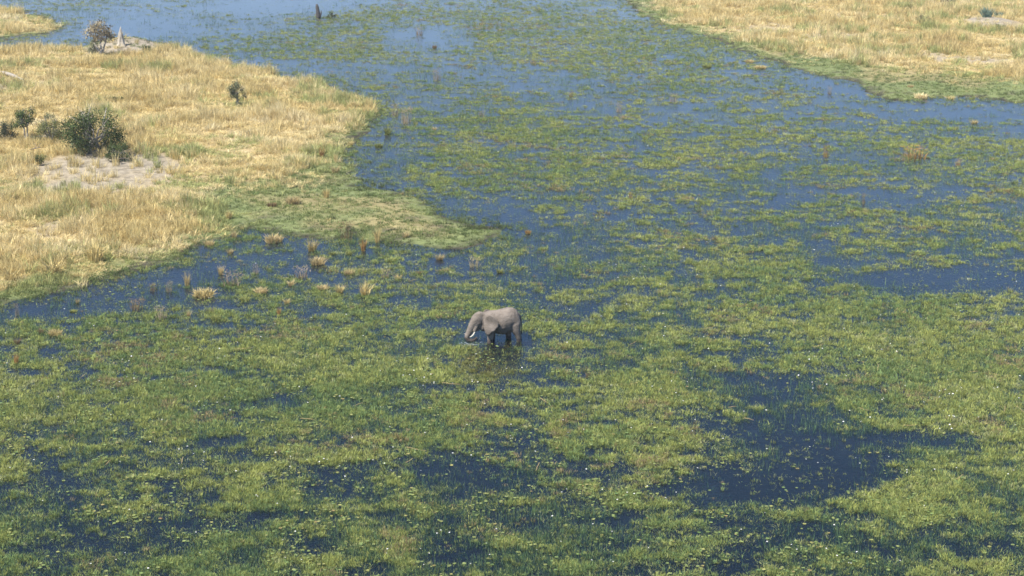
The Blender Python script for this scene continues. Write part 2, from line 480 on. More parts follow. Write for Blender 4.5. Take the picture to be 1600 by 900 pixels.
refl_tint = Blob(775, 566, 52, 24, 1.0)(x, y) * rng.uniform(.55, 1.1, n)           # elephant's dark reflection painted in brown onto the trampled, muddied plants before it
col = lerp(col, [0.095, 0.075, 0.03], np.clip(refl_tint, 0, .9))
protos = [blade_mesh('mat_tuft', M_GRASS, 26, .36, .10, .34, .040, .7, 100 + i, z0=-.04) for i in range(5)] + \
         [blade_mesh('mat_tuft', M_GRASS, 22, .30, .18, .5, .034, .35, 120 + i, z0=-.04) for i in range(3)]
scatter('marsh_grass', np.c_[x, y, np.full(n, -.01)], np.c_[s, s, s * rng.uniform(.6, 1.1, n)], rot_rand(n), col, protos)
print('marsh', n)

# thin wispy growth over nearly all of the water
x, y, r = sample(400000, k=1.6)
v = cover(x, y); d = island_d(x, y)
v = v - .6 * np.exp(-(((x - ELE[0] + .9) / 3.6) ** 2 + ((y - ELE[1] - .7) / 1.6) ** 2) ** 2) - .9 * np.exp(-(((x - TRK[0]) / 1.7) ** 2 + ((y - TRK[1] + .2) / 1.5) ** 2) ** 2)
keep = (rng.uniform(0, 1, len(x)) < (.40 + .2 * sstep(120, 260, r)) * sstep(.0, .5, v) * (.3 + .7 * sstep(.3, .6, fbm(x, y, 4.0, 101))) + .03) & (d < -.3)
x, y, r = x[keep], y[keep], r[keep]; n = len(x)
s = rng.uniform(.55, 1.2, n) * (r / 150) ** .25
tone = fbm(x, y, 6.0, 103) * .8 + rng.normal(0, .2, n) + .1
col = palette(x, y, [(0.09, 0.16, 0.07), GRN, OLV, YEL, PAL], tone, 2)
protos = [blade_mesh('wisp_tuft', M_GRASS, 11, .6, .10, .36, .028, .8, 240 + i, z0=-.03, core=.5) for i in range(5)]
scatter('marsh_wisps', np.c_[x, y, np.full(n, -.01)], np.c_[s, s, s * rng.uniform(.6, 1.2, n)], rot_rand(n), col, protos)
print('wisps', n)

# thin sedges rising out of the open water
x, y, r = sample(150000)
v = cover(x, y); d = island_d(x, y)
sed = fbm(x, y, 9.0, 131)
keep = (rng.uniform(0, 1, len(x)) < (.08 + .6 * sstep(.42, .64, sed)) * sstep(-.2, .3, v)) & (d < -0.6)
x, y, r = x[keep], y[keep], r[keep]; n = len(x)
s = rng.uniform(.6, 1.3, n) * (r / 150) ** .4
col = palette(x, y, [(0.08, 0.15, 0.075), (0.115, 0.185, 0.08), (0.17, 0.23, 0.085)], rng.uniform(0, 1, n), 2)
protos = [blade_mesh('sedge_tuft', M_GRASS, 9, .45, .45, 1.0, .026, .16, 140 + i, z0=-.35, core=.5) for i in range(5)]
scatter('sedge', np.c_[x, y, np.zeros(n)], np.c_[s, s, s], rot_rand(n, .08), col, protos)
print('sedge', n)

# weed just under the surface
x, y, r = sample(60000)
v = cover(x, y); d = island_d(x, y)
keep = (rng.uniform(0, 1, len(x)) < (.1 + .9 * sstep(.42, .6, fbm(x, y, 7.0, 151))) * sstep(-.15, .4, v)) & (d < -1.5)
x, y, r = x[keep], y[keep], r[keep]; n = len(x)
s = rng.uniform(.8, 1.5, n) * (r / 150) ** .5
col = palette(x, y, [(0.07, 0.12, 0.05), (0.12, 0.17, 0.06)], rng.uniform(0, 1, n), 3)
protos = [blade_mesh('weed_tuft', M_GRASS, 16, .5, .15, .4, .05, .5, 160 + i, z0=-.45) for i in range(3)]
scatter('water_weed', np.c_[x, y, np.full(n, -.02)], np.c_[s, s, s * .8], rot_rand(n), col, protos)
print('weed', n)

# ------------------------------------------------------------------ island grasses
def inview(x, y, m=.06):
    return np.abs(x / np.hypot(y, 1)) < (W / 2 / F) + m

STRAW, GOLD, WHITE, RUST, GRNG = (0.62, 0.51, 0.26), (0.54, 0.43, 0.19), (0.68, 0.59, 0.36), (0.45, 0.34, 0.16), (0.32, 0.33, 0.13)
x, y, r = sample(230000, 120, 620, 1.5)
dd = dry_d(x, y); d = island_d(x, y); sv = sand_v(x, y)
den = (sstep(-4.0, 4.0, dd) + .26 * sstep(-15, 0, dd) * sstep(.45, .62, fbm(x, y, 4.0, 34))).clip(0, 1) * (1 - np.clip(sv * 1.5 * (.15 + fbm(x, y, 3, 35) * 1.35), 0, .93)) * (.35 + .65 * sstep(.3, .55, fbm(x, y, 3.5, 33)))
keep = (rng.uniform(0, 1, len(x)) < den) & (d > .3)
x, y, r, dd = x[keep], y[keep], r[keep], dd[keep]; n = len(x)
tall = (.4 + .6 * sstep(-9, 2, dd)) * (.32 + .8 * sstep(.35, .7, fbm(x, y, 9.0, 37)) + .55 * sstep(.55, .75, vnoise(x, y, 2.6, 38)))
s = rng.uniform(.7, 1.35, n) * (r / 250) ** .35
tone = (fbm(x, y, 12.0, 39) - .5) * 1.1 + (vnoise(x, y, 2.2, 40) - .5) * .5 + rng.normal(0, .10, n) + .52
col = palette(x, y, [RUST, GOLD, GOLD, STRAW, STRAW, WHITE], tone, 4, .12)
gg = (fbm(x, y, 9.0, 45) + rng.normal(0, .1, n) + .18 * sstep(5, -2, dd)) > .66
col[gg] = np.array(GRNG) * rng.uniform(.8, 1.3, (gg.sum(), 1))
protos = [blade_mesh('dry_tuft', M_DRY, 30, .46, .55, 1.35, .05, .36, 200 + i, droop=.7, core=.8) for i in range(6)] + \
         [blade_mesh('bent_tuft', M_DRY, 30, .55, .5, 1.2, .05, .85, 260 + i, droop=.5, core=.8) for i in range(2)]
scatter('dry_grass', np.c_[x, y, height(x, y) - .03], np.c_[s, s, s * tall * rng.uniform(.75, 1.2, n)], rot_rand(n, .1), col, protos)
print('dry', n)

x, y, r = sample(170000, 120, 520, 1.6)
d = island_d(x, y); dd = dry_d(x, y)
keep = (d > -3.5) & (d < 30) & (dd < 5) & (rng.uniform(0, 1, len(x)) < (.3 + .7 * sstep(.35, .6, fbm(x, y, 2.5, 53))) * (.12 + .88 * sstep(-3, .3, d)))
x, y, r, d = x[keep], y[keep], r[keep], d[keep]; n = len(x)
s = rng.uniform(.6, 1.3, n) * (r / 200) ** .4
tone = fbm(x, y, 5.0, 55) * .7 + (vnoise(x, y, 1.3, 56) - .5) * .5 + rng.normal(0, .16, n) + .15
col = palette(x, y, [(0.055, 0.055, 0.03), (0.12, 0.16, 0.06), (0.165, 0.205, 0.073), (0.225, 0.24, 0.09), (0.38, 0.33, 0.16)], tone, 5)
protos = [blade_mesh('sward_tuft', M_GRASS, 20, .34, .10, .34, .04, .55, 220 + i) for i in range(4)]
scatter('short_grass', np.c_[x, y, np.maximum(height(x, y), -.02) - .01], np.c_[s, s, s], rot_rand(n), col, protos)
print('sward', n)


# ------------------------------------------------------------------ solid pieces
def scale_at(x, y, z=0.0):
    return F / (y * cP + (CAM_H - z) * sP)          # photo pixels per metre at a place

def tube(path, radii, n=8, squash=None):
    """closed tube along a path of points"""
    V, Fc = [], []
    m = len(path)
    up = Vector((0.13, 0.97, 0.21))
    for i, p in enumerate(path):
        p = Vector(p)
        t = (Vector(path[min(i + 1, m - 1)]) - Vector(path[max(i - 1, 0)])).normalized()
        a = t.cross(up)
        if a.length < .05: a = t.cross(Vector((1, 0, 0)))
        a.normalize(); b = t.cross(a).normalized()
        ra, rb = (radii[i] if isinstance(radii[i], tuple) else (radii[i], radii[i]))
        for k in range(n):
            w = 2 * math.pi * k / n
            V.append(tuple(p + a * (ra * math.cos(w)) + b * (rb * math.sin(w))))
    for i in range(m - 1):
        for k in range(n):
            Fc.append((i * n + k, i * n + (k + 1) % n, (i + 1) * n + (k + 1) % n, (i + 1) * n + k))
    Fc.append(tuple(range(n))[::-1]); Fc.append(tuple((m - 1) * n + k for k in range(n)))
    return V, Fc

def merge(parts):
    V, Fc = [], []
    for v, f in parts:
        o = len(V); V += v; Fc += [tuple(i + o for i in q) for q in f]
    return V, Fc

def wobbly(p0, p1, n, amp, r):
    out = []
    for i in range(n):
        t = i / (n - 1); q = Vector(p0).lerp(Vector(p1), t)
        if 0 < i < n - 1 or (i == n - 1): q += Vector((r.normal(0, amp), r.normal(0, amp), r.normal(0, amp)))
        out.append(tuple(q))
    return out

def empty(name, loc, rz=0.0):
    o = link(bpy.data.objects.new(name, None))
    o.location = loc; o.rotation_euler = (0, 0, rz); o.empty_display_size = .3
    return o

# ------------------------------------------------------------------ shrubs and trees of the islands
def woody(name, cat, label, px, py, wpx, hpx, color, seed, trunk_frac=.15, leaves=1300, leaf=.2, bark=None, group='shrubs and small trees on the islands', bare=.0):
    g = np.random.default_rng(seed)
    c = ground(px, py); z = hz(*c); c = ground(px, py, z); z = hz(*c)
    k = scale_at(*c, z)
    rw, h = wpx / k / 2 * 1.08, hpx / k * 1.05
    root = empty(name, (c[0], c[1], z - .05), g.uniform(0, 6))
    tag(root, label, cat, group)
    z0 = h * trunk_frac
    cz, rz = (z0 + h) / 2, (h - z0) / 2
    nl = max(5, int(9 + rw * 3))
    lobes = []
    for i in range(nl):
        a, q = g.uniform(0, 6.283), g.uniform(.15, 1) ** .6
        u = g.uniform(-.75, .95)
        R = q * rw * math.sqrt(max(.1, 1 - u * u * .8)) * .86
        lobes.append(((R * math.cos(a), R * math.sin(a), cz + u * rz * .78), g.uniform(.18, .44) * min(rw, rz * 1.3) + .12, g.uniform(.7, 1.3)))
    pcs = []
    tr = max(.05, rw * .07)
    for j in range(int(g.integers(2, 4))):
        fork = (g.normal(0, rw * .15), g.normal(0, rw * .15), z0 + rz * g.uniform(.1, .4))
        pcs.append(tube(wobbly((g.normal(0, tr), g.normal(0, tr), -.1), fork, 5, tr * .5, g), [tr * 1.3, tr, tr * .85, tr * .75, tr * .6], 7))
        for L_ in lobes[j::3]:
            top = Vector(L_[0]) * 1.0; top.z += L_[1] * .9 * (1 if bare else .2)
            pcs.append(tube(wobbly(fork, tuple(top), 5, rw * .05, g), [tr * .55, tr * .45, tr * .35, tr * .25, tr * .12], 5))
    for j in range(int(bare * 30)):
        L_ = lobes[int(g.integers(0, nl))]
        p0 = Vector(L_[0]); d = Vector((g.normal(), g.normal(), abs(g.normal()) + .2)).normalized() * L_[1] * g.uniform(1, 1.7)
        pcs.append(tube(wobbly(tuple(p0), tuple(p0 + d), 4, .05, g), [.03, .025, .02, .012], 4))
    V, Fc = merge(pcs)
    link(bpy.data.objects.new('trunk', mesh_np('trunk', V, Fc, bark or M_BARK, True)), root)
    V, Fc, A = [], [], []
    leaves = int(leaves * 1.9)
    tot = sum(l[1] ** 2 for l in lobes)
    for (lc, lr, lv) in lobes:
        for q in range(int(leaves * lr * lr / tot)):
            d = Vector((g.normal(), g.normal(), g.normal() * .9)); d.normalize()
            p = Vector(lc) + d * lr * g.uniform(.3, 1.1)
            if p.z < .03: p.z = .03
            nrm = (d + Vector((g.normal(0, .6), g.normal(0, .6), g.normal(0, .6) + .3))).normalized()
            a = nrm.cross(Vector((g.normal(), g.normal(), g.normal()))).normalized(); b = nrm.cross(a)
            s = leaf * g.uniform(.55, 1.25)
            i0 = len(V)
            V += [tuple(p - a * s * .5), tuple(p - b * s * .28 + a * s * .05), tuple(p + a * s * .5), tuple(p + b * s * .28 + a * s * .05)]
            Fc.append((i0, i0 + 1, i0 + 2, i0 + 3))
            A += [float(np.clip(lv * g.normal(1, .3), .4, 2.0))] * 4
    cr = link(bpy.data.objects.new('crown', mesh_np('crown', V, Fc, M_LEAF, False, {'var': ('FLOAT', 'POINT', A)})), root)
    cr.color = (*color, 1)
    return root

DKG, GRY, OLG, BLG, PTN = (0.068, 0.090, 0.034), (0.16, 0.17, 0.095), (0.13, 0.14, 0.055), (0.15, 0.19, 0.135), (0.27, 0.225, 0.135)
woody('shrub', 'shrub', 'large dark green spreading bush behind the bare sandy patch', 146, 245, 98, 62, DKG, 1, .0, 4200, .25, M_DEADWOOD, bare=.12)
woody('small_tree', 'tree', 'small round-headed tree on a thin pale stem left of the large dark bush', 41, 220, 42, 52, DKG, 2, .3, 1100, .22, M_DEADWOOD, bare=.2)
woody('shrub', 'shrub', 'loose grey-green scrub filling the gap between the round-headed tree and the large bush', 80, 226, 58, 38, OLG, 3, .0, 1500, .2, bare=.5)
woody('shrub', 'shrub', 'low dark bush cut by the left edge beside the round-headed tree', 4, 220, 46, 27, (0.06, 0.07, 0.04), 33, .0, 1100, .22)
woody('shrub', 'shrub', 'little grey-green bush above the scrub, left of the large dark bush', 78, 190, 16, 13, GRY, 4, .1, 300, .18)
woody('shrub', 'shrub', 'low olive bush spilling right at the foot of the large dark bush', 184, 252, 44, 28, DKG, 5, .0, 900, .2)
woody('shrub', 'shrub', 'pale blue-green tuft of bush at the lower left foot of the large dark bush', 124, 243, 32, 24, BLG, 6, .03, 700, .2)
woody('shrub', 'shrub', 'small dark sprig of bush at the left end of the bare sandy patch', 64, 259, 16, 19, OLG, 7, .05, 320, .17)
woody('small_tree', 'tree', 'slim grey-green tree standing alone in tall golden grass', 371, 165, 28, 42, (0.11, 0.12, 0.065), 8, .1, 900, .2, M_DEADWOOD, bare=.3)
woody('shrub', 'shrub', 'faint low green bush in golden grass between the lone slim tree and the termite mound', 184, 160, 20, 9, OLG, 9, .03, 280, .18)
woody('dry_bush', 'bush', 'pale tan half-bare bush beside the termite mound', 158, 78, 46, 54, PTN, 10, .34, 620, .42, M_DEADWOOD, bare=.6)
woody('shrub', 'shrub', 'grey-green bush under the pale tan bush by the termite mound', 149, 79, 32, 25, GRY, 11, .04, 800, .22)
woody('shrub', 'shrub', 'tiny dark bush on the right slope of the termite mound', 229, 81, 20, 14, DKG, 12, .05, 420, .2)
woody('shrub', 'shrub', 'unseen tree beyond the left edge below the fallen log, its shadow falling into the grass', -52, 232, 60, 52, DKG, 13, .1, 1200, .26)  # out of view; set here so its shadow reaches the left-edge grass
woody('shrub', 'shrub', 'dry brown bush cut by the top edge on the far golden bank', 1482, 10, 24, 13, (0.16, 0.13, 0.08), 14, .05, 520, .24, bare=.4)
woody('shrub', 'shrub', 'faint olive bush half sunk in tall grass of the far golden bank', 1443, 36, 26, 13, (0.17, 0.16, 0.075), 15, .03, 420, .24)
woody('shrub', 'shrub', 'low olive cover at the foot of the spiky plants on the far sandy hump', 1562, 40, 24, 8, OLG, 16, .02, 360, .22)
woody('shrub', 'shrub', 'low green-grey bush among reeds on the outer tip of the green point', 545, 360, 12, 8, GRY, 17, .02, 180, .14)

def spiky(label, px, py, wpx, hpx, seed):
    c = ground(px, py, .8); z = hz(*c); k = scale_at(*c, z)
    V, Fc, A = blade_cloud(90, .35, .7, 1.0, .09, .45, seed, droop=.3)
    o = link(bpy.data.objects.new('spiky_plant', mesh_np('spiky_plant', V, Fc, M_TUSSOCK, False, {'var': ('FLOAT', 'POINT', A)})))
    o.location = (c[0], c[1], z - .05); o.scale = (wpx / k, wpx / k, hpx / k); o.color = (0.17, 0.23, 0.17, 1)
    tag(o, label, 'plant', 'spiky plants on the far bank')
spiky('larger blue-green spiky plant on the sandy hump of the far golden bank', 1541, 36, 17, 21, 31)
spiky('smaller blue-green spiky plant just right of the larger one on the far sandy hump', 1559, 27, 13, 13, 32)

# ------------------------------------------------------------------ termite mound, fallen wood, stump in the water
c = ground(190, 70, 1.5); z = hz(*c); k = scale_at(*c, z)
g = np.random.default_rng(55)
V, Fc = [], []
nr, nh, hm = 20, 16, 31 / k
prof = [(0, 1.0), (.08, .82), (.2, .62), (.35, .50), (.5, .40), (.65, .31), (.8, .2), (.92, .11), (1, .03)]
for i in range(nh + 1):
    t = i / nh
    rad = np.interp(t, [p[0] for p in prof], [p[1] for p in prof]) * 8.5 / k
    for j in range(nr):
        a = 2 * math.pi * j / nr
        f = 1 + .42 * (vnoise(np.array([2.4 * math.cos(a) + 9]), np.array([2.4 * math.sin(a) + t * 6]), 1.0, 61)[0] - .5) * 2
        V.append((rad * f * math.cos(a) - .25 * t * (1 - t), rad * f * math.sin(a), t * hm * (1 + .02 * f)))
for i in range(nh):
    for j in range(nr):
        Fc.append((i * nr + j, i * nr + (j + 1) % nr, (i + 1) * nr + (j + 1) % nr, (i + 1) * nr + j))
Fc.append(tuple(nh * nr + j for j in range(nr)))
tm = link(bpy.data.objects.new('termite_mound', mesh_np('termite_mound', V, Fc, M_TERMITE, True)))
tm.location = (c[0], c[1], z - .25)
tag(tm, 'pale pointed clay termite mound on the sandy rise', 'termite mound')

def wood(name, cat, label, pts, radii, mat, seed, zoff=.05, branches=()):
    g = np.random.default_rng(seed)
    W3 = []
    for (px, py, h) in pts:
        c = ground(px, py); zz = hz(*c); W3.append((c[0], c[1], max(zz, 0) + zoff + h))
    c0 = Vector(W3[0])
    loc = [tuple(Vector(p) - c0) for p in W3]
    pcs = [tube(loc, radii, 9)]
    for (i, dx, dy, dz, rr) in branches:
        p = Vector(loc[i]); pcs.append(tube(wobbly(tuple(p), tuple(p + Vector((dx, dy, dz))), 4, .06, g), [rr, rr * .8, rr * .6, rr * .3], 6))
    V, Fc = merge(pcs)
    o = link(bpy.data.objects.new(name, mesh_np(name, V, Fc, mat, True))); o.location = c0
    return tag(o, label, cat)

wood('fallen_log', 'log', 'bleached fallen log with a split end at the left edge in dry grass',
     [(-40, 131, .35), (-12, 127, .55), (8, 127, .55), (22, 130, .4), (34, 134, .25), (41, 136, .1)], [.42, .42, .38, .3, .22, .1], M_DEADWOOD, 3,
     branches=((1, 3.2, -3.2, -.4, .2), (3, 2.2, 1.2, .3, .12)))
wood('fallen_branch', 'branch', 'pale bare branch leaning out below the grey-green scrub',
     [(62, 226, .35), (74, 229, .5), (86, 234, .3), (93, 238, .05)], [.06, .1, .09, .05], M_DEADWOOD, 4, branches=((1, -.8, .6, .5, .05), (2, .6, .8, .5, .04)))
wood('fallen_branch', 'branch', 'thin pale stick lying on dry ground at the left edge left of the sandy patch',
     [(-8, 272, .1), (4, 270, .12), (14, 268, .1)], [.08, .09, .05], M_DEADWOOD, 5)
wood('fallen_branch', 'branch', 'dark dead twigs lying just above the sandy patch by the little dark sprig',
     [(47, 247, .15), (58, 246, .3), (68, 243, .2)], [.05, .07, .03], M_BARK, 6, branches=((1, .5, .6, .5, .04), (1, -.5, 1.2, .4, .04)))

# dead forked stump in the far water
c = ground(498, 29); k = scale_at(*c)
root = empty('tree_stump', (c[0], c[1], 0))
tag(root, 'dark dead forked stump standing in the far blue water', 'stump')
V, Fc = tube([(0, 0, -.8), (-.05, 0, .6), (-.15, .1, 1.5), (-.3, .1, 2.6), (-.35, .1, 3.1)], [.55, .5, .42, .34, .2], 9)
link(bpy.data.objects.new('trunk', mesh_np('trunk', V, Fc, M_DARKWOOD, True)), root)
V, Fc = tube([(0, 0, -.3), (.35, -.1, .5), (.55, -.1, 1.2), (.6, 0, 1.8)], [.28, .22, .16, .07], 8)
link(bpy.data.objects.new('branch', mesh_np('branch', V, Fc, M_DARKWOOD, True)), root)
woody('shrub', 'shrub', 'small dark leafless-looking bush in the water right of the dead stump', 517, 33, 15, 13, (0.05, 0.055, 0.03), 21, .05, 300, .2)

# ------------------------------------------------------------------ single tussocks and reed clumps
def tussock_mesh(name, seed, kind):
    if kind == 'spray': a = blade_cloud(105, .26, .45, 1.0, .04, .48, seed, droop=.8, core=.8)
    elif kind == 'dome': a = blade_cloud(300, .40, .35, .9, .04, .32, seed, droop=.9, core=.6, segs=3)
    else:                                               # feathery reed: stems with plumes
        V, Fc, A = blade_cloud(46, .36, .5, .9, .028, .2, seed, droop=.6)
        g = np.random.default_rng(seed)
        for i in range(90):
            a0, q = g.uniform(0, 6.28), .45 * g.uniform(0, 1) ** .6
            p = Vector((q * math.cos(a0), q * math.sin(a0), g.uniform(.62, 1.0)))
            d = Vector((g.normal(.3, .4), g.normal(0, .4), g.normal(.2, .4))).normalized() * .12
            e = Vector((g.normal(), g.normal(), g.normal())).normalized() * .016
            j = len(V); V += [tuple(p - e), tuple(p + e), tuple(p + d + e * .4), tuple(p + d - e * .4)]; Fc.append((j, j + 1, j + 2, j + 3)); A += [float(g.uniform(.85, 1.25))] * 4
        a = (V, Fc, A)
    V, Fc, A = a
    return mesh_np(name, V, Fc, M_TUSSOCK, False, {'var': ('FLOAT', 'POINT', A)})
TM = {k: [tussock_mesh('tussock', 300 + 10 * i + j, k) for j in range(4)] for i, k in enumerate(('spray', 'dome', 'reed'))}
TST, TTN, TPK, TOR, TBR, TGN = (0.54, 0.43, 0.19), (0.48, 0.38, 0.19), (0.36, 0.28, 0.18), (0.40, 0.24, 0.09), (0.24, 0.17, 0.09), (0.24, 0.25, 0.08)
TUSS = [  # px, py of the base, width, height in photo px, kind, colour, label
    (655, 55, 17, 13, 'reed', TPK, 'pinkish reed clump alone in the open pool at the top'),
    (682, 126, 17, 19, 'reed', TPK, 'thin pinkish reed clump below the open pool near the top'),
    (617, 181, 15, 19, 'reed', TPK, 'smaller pinkish reed clump off the tip of the golden bank'),
    (635, 193, 22, 26, 'reed', TPK, 'larger pinkish feathery reed clump off the tip of the golden bank'),
    (606, 211, 17, 22, 'spray', TGN, 'leaning yellow-green tussock below the pair of pinkish reed clumps'),
    (592, 230, 14, 9, 'dome', TGN, 'small yellow tussock in the water between green point and pinkish reeds'),
    (679, 203, 10, 8, 'spray', TTN, 'very small tan tuft in water right of the yellow-green leaning tussock'),
    (753, 181, 12, 9, 'reed', TPK, 'tiny pinkish reed tuft in mid water right of the pinkish pair'),
    (679, 76, 8, 8, 'dome', TBR, 'small brown knob of grass under the reed clump in the top pool'),
    (428, 378, 32, 19, 'dome', TTN, 'rounded tan tussock in the inlet just below the green bank'),
    (488, 392, 22, 27, 'spray', TST, 'spiky straw tussock in the inlet right of the rounded tan one'),
    (497, 413, 26, 18, 'dome', TTN, 'sprawling pale tussock directly below the spiky one in the inlet'),
    (541, 374, 28, 30, 'reed', TBR, 'brown twiggy reed clump at the mouth of the inlet'),
    (568, 392, 13, 28, 'spray', TOR, 'narrow upright orange-brown reed clump standing in dark water'),
    (590, 379, 16, 38, 'spray', TST, 'tall thin straw tussock on the lower edge of the green point'),
    (634, 370, 16, 14, 'spray', TTN, 'slanting pale tuft inside the green point near its lower edge'),
    (687, 406, 20, 15, 'spray', TTN, 'low pale tussock below the dark gap in the green point'),
    (742, 417, 24, 18, 'reed', TTN, 'whitish leaning reed tuft below the outer tip of the green point'),
    (781, 426, 16, 12, 'spray', TGN, 'thin greenish tuft right of the whitish leaning reed'),
    (472, 433, 34, 20, 'reed', TPK, 'pinkish grey feathery reeds below the sprawling pale tussock'),
    (531, 457, 20, 20, 'spray', TST, 'straw tussock left of the taller one below the inlet'),
    (571, 462, 26, 32, 'spray', TST, 'taller bushy straw tussock below the inlet'),
    (504, 452, 20, 12, 'dome', TTN, 'small tan mound of grass left of the two straw tussocks below the inlet'),
    (408, 458, 22, 15, 'dome', TTN, 'pinkish tan dome of grass at the lower edge of the channel'),
    (318, 463, 38, 20, 'dome', TST, 'widest pale straw mound in the channel on the left'),
    (362, 447, 38, 26, 'reed', TPK, 'pinkish feathery clump at the upper right of the widest straw mound'),
    (293, 446, 14, 30, 'spray', TTN, 'thin tall tuft at the upper left of the widest straw mound'),
    (264, 456, 14, 18, 'reed', TPK, 'faint pinkish reed left of the thin tall tuft in the channel'),
    (327, 383, 16, 12, 'dome', TTN, 'small tan dome where the bank meets the channel'),
    (366, 372, 14, 20, 'spray', TTN, 'upright pale tuft on the green bank edge right of the small tan dome'),
    (360, 396, 14, 12, 'spray', TTN, 'light fan-shaped tuft in the channel below the bank edge'),
    (345, 428, 14, 20, 'spray', TTN, 'narrow pale tuft in the channel above the pinkish feathery clump'),
    (27, 494, 9, 21, 'reed', TPK, 'narrow pale reed in the blue channel near the left edge'),
    (115, 487, 13, 6, 'dome', TGN, 'flat yellowish tuft alone in the blue left channel'),
    (121, 474, 8, 12, 'spray', TTN, 'thin tan tuft just above the flat yellowish one'),
    (214, 484, 30, 22, 'reed', TBR, 'brownish ragged reeds where the blue channel meets the green mat'),
    (252, 499, 26, 24, 'reed', TPK, 'grey-pink reed clump at the lower rim of the blue channel'),
    (295, 494, 10, 14, 'spray', TTN, 'small pale upright tuft right of the grey-pink reed clump'),
    (337, 500, 22, 16, 'spray', TGN, 'yellow-green upright tussock at the rim of the green mat'),
    (64, 521, 14, 14, 'spray', TBR, 'brownish tuft in the green mat near the left edge'),
    (86, 523, 24, 14, 'dome', TST, 'straw coloured patch of grass right of the brownish tuft'),
    (26, 568, 11, 24, 'spray', TOR, 'orange-brown upright tuft in green mat by the left edge'),
    (27, 537, 14, 14, 'spray', TBR, 'dull brown tuft just above the orange-brown one'),
    (436, 492, 8, 18, 'spray', TOR, 'thin orange reed standing alone in the green mat left of the elephant'),
    (825, 365, 10, 9, 'dome', TOR, 'small round orange-tan tuft in open water above the elephant'),
    (1439, 154, 24, 13, 'dome', (0.66, 0.55, 0.30), 'bright straw dome at the edge of the far right green bank'),
    (1485, 155, 20, 9, 'spray', TST, 'spiky straw tuft right of the bright straw dome'),
    (1423, 136, 10, 6, 'dome', TTN, 'small tan tuft on the green bank above the bright straw dome'),
    (1171, 98, 14, 8, 'dome', TTN, 'upper small leaning tan mound off the far right bank'),
    (1188, 107, 22, 8, 'dome', TST, 'lower wider tan mound off the far right bank'),
    (1104, 106, 16, 8, 'dome', TGN, 'yellowish tuft left of the two tan mounds off the far bank'),
    (1296, 147, 9, 12, 'reed', TPK, 'thin pinkish reed in the blue bay of the far right bank'),
    (1522, 193, 18, 9, 'spray', TST, 'yellow tuft in the blue strip near the right edge'),
    (1052, 160, 16, 14, 'reed', TPK, 'pinkish reed tuft in the upper middle water'),
    (967, 175, 14, 15, 'reed', TPK, 'pale pinkish reed tuft in the upper middle left of the similar one'),
    (892, 152, 10, 10, 'reed', TBR, 'small brown reed tuft in the blue sedge water of the upper middle'),
    (1430, 249, 46, 24, 'reed', TOR, 'broad orange-tinted reed bed on the right below the blue strip'),
    (1290, 246, 12, 20, 'reed', TOR, 'narrow orange reed left of the broad orange reed bed'),
    (1497, 259, 12, 11, 'reed', TOR, 'small orange reed tuft right of the broad orange reed bed'),
    (1349, 319, 9, 18, 'reed', TBR, 'thin brown reed in open water on the right side'),
    (985, 310, 8, 11, 'reed', TOR, 'tiny orange reed in the middle of the marsh'),
    (510, 309, 15, 24, 'spray', TST, 'golden tall tussock at the neck of the green point'),
    (524, 270, 18, 18, 'spray', TTN, 'pale tuft where tall dry grass ends above the green point'),
    (525, 252, 10, 20, 'spray', TST, 'slim straw tuft at the water edge above the green point'),
    (503, 247, 12, 26, 'spray', TOR, 'thin orange-straw tuft near the shore above the green point'),
    (458, 318, 26, 18, 'dome', TTN, 'tan spreading tussock on the green bank left of the golden tall one'),
    (425, 322, 16, 10, 'dome', TBR, 'brownish low tuft on green bank left of the tan spreading tussock'),
    (150, 408, 46, 48, 'spray', TST, 'biggest golden tussock on the near left slope'),
    (82, 430, 52, 40, 'spray', TST, 'broad golden tussock left of the biggest one on the near slope'),
    (358, 342, 16, 22, 'spray', TST, 'golden tuft alone on the green slope above the channel'),
    (18, 440, 36, 36, 'spray', TST, 'golden tussock at the left edge of the near slope'),
    (455, 446, 16, 14, 'spray', TTN, 'small pale wisp left of the pinkish grey feathery reeds'),
    (546, 428, 18, 12, 'dome', TTN, 'low pale clump above the two straw tussocks below the inlet'),
    (603, 434, 20, 16, 'reed', TPK, 'pinkish wisp right of the taller bushy straw tussock'),
    (622, 436, 16, 12, 'spray', TST, 'small golden wisp right of the pinkish wisp under the green point'),
    (448, 474, 14, 12, 'spray', TST, 'thin golden wisp just above the thin lone orange reed'),
    (382, 470, 24, 14, 'spray', TGN, 'yellowish spreading tuft below the pinkish tan dome in the channel'),
    (545, 398, 16, 10, 'spray', TGN, 'low yellow-green tuft just below the narrow orange-brown reed clump'),
    (520, 398, 12, 9, 'spray', TGN, 'small yellow-green tuft right of the sprawling pale tussock'),
    (612, 408, 18, 9, 'dome', TGN, 'flat yellowish clump in shallow water under the lower edge of the green point'),
    (655, 428, 14, 9, 'spray', TBR, 'faint brownish tuft below the low pale tussock of the green point'),
    (240, 455, 16, 14, 'reed', TBR, 'faint brown wisp in the blue channel above the brownish ragged reeds'),
    (400, 428, 12, 16, 'reed', TPK, 'slender pinkish wisp in the channel between the tan dome and the inlet'),
    (555, 160, 20, 18, 'spray', TTN, 'pale tuft at the outer right tip of the golden bank'),
    (578, 178, 18, 14, 'spray', TST, 'golden tuft at the very water edge of the golden bank tip'),
    (565, 200, 16, 14, 'spray', TTN, 'small pale tuft on the shore just below the golden bank tip'),
    (548, 228, 14, 14, 'spray', TST, 'golden wisp at the waterline between the bank tip and the green point'),
]
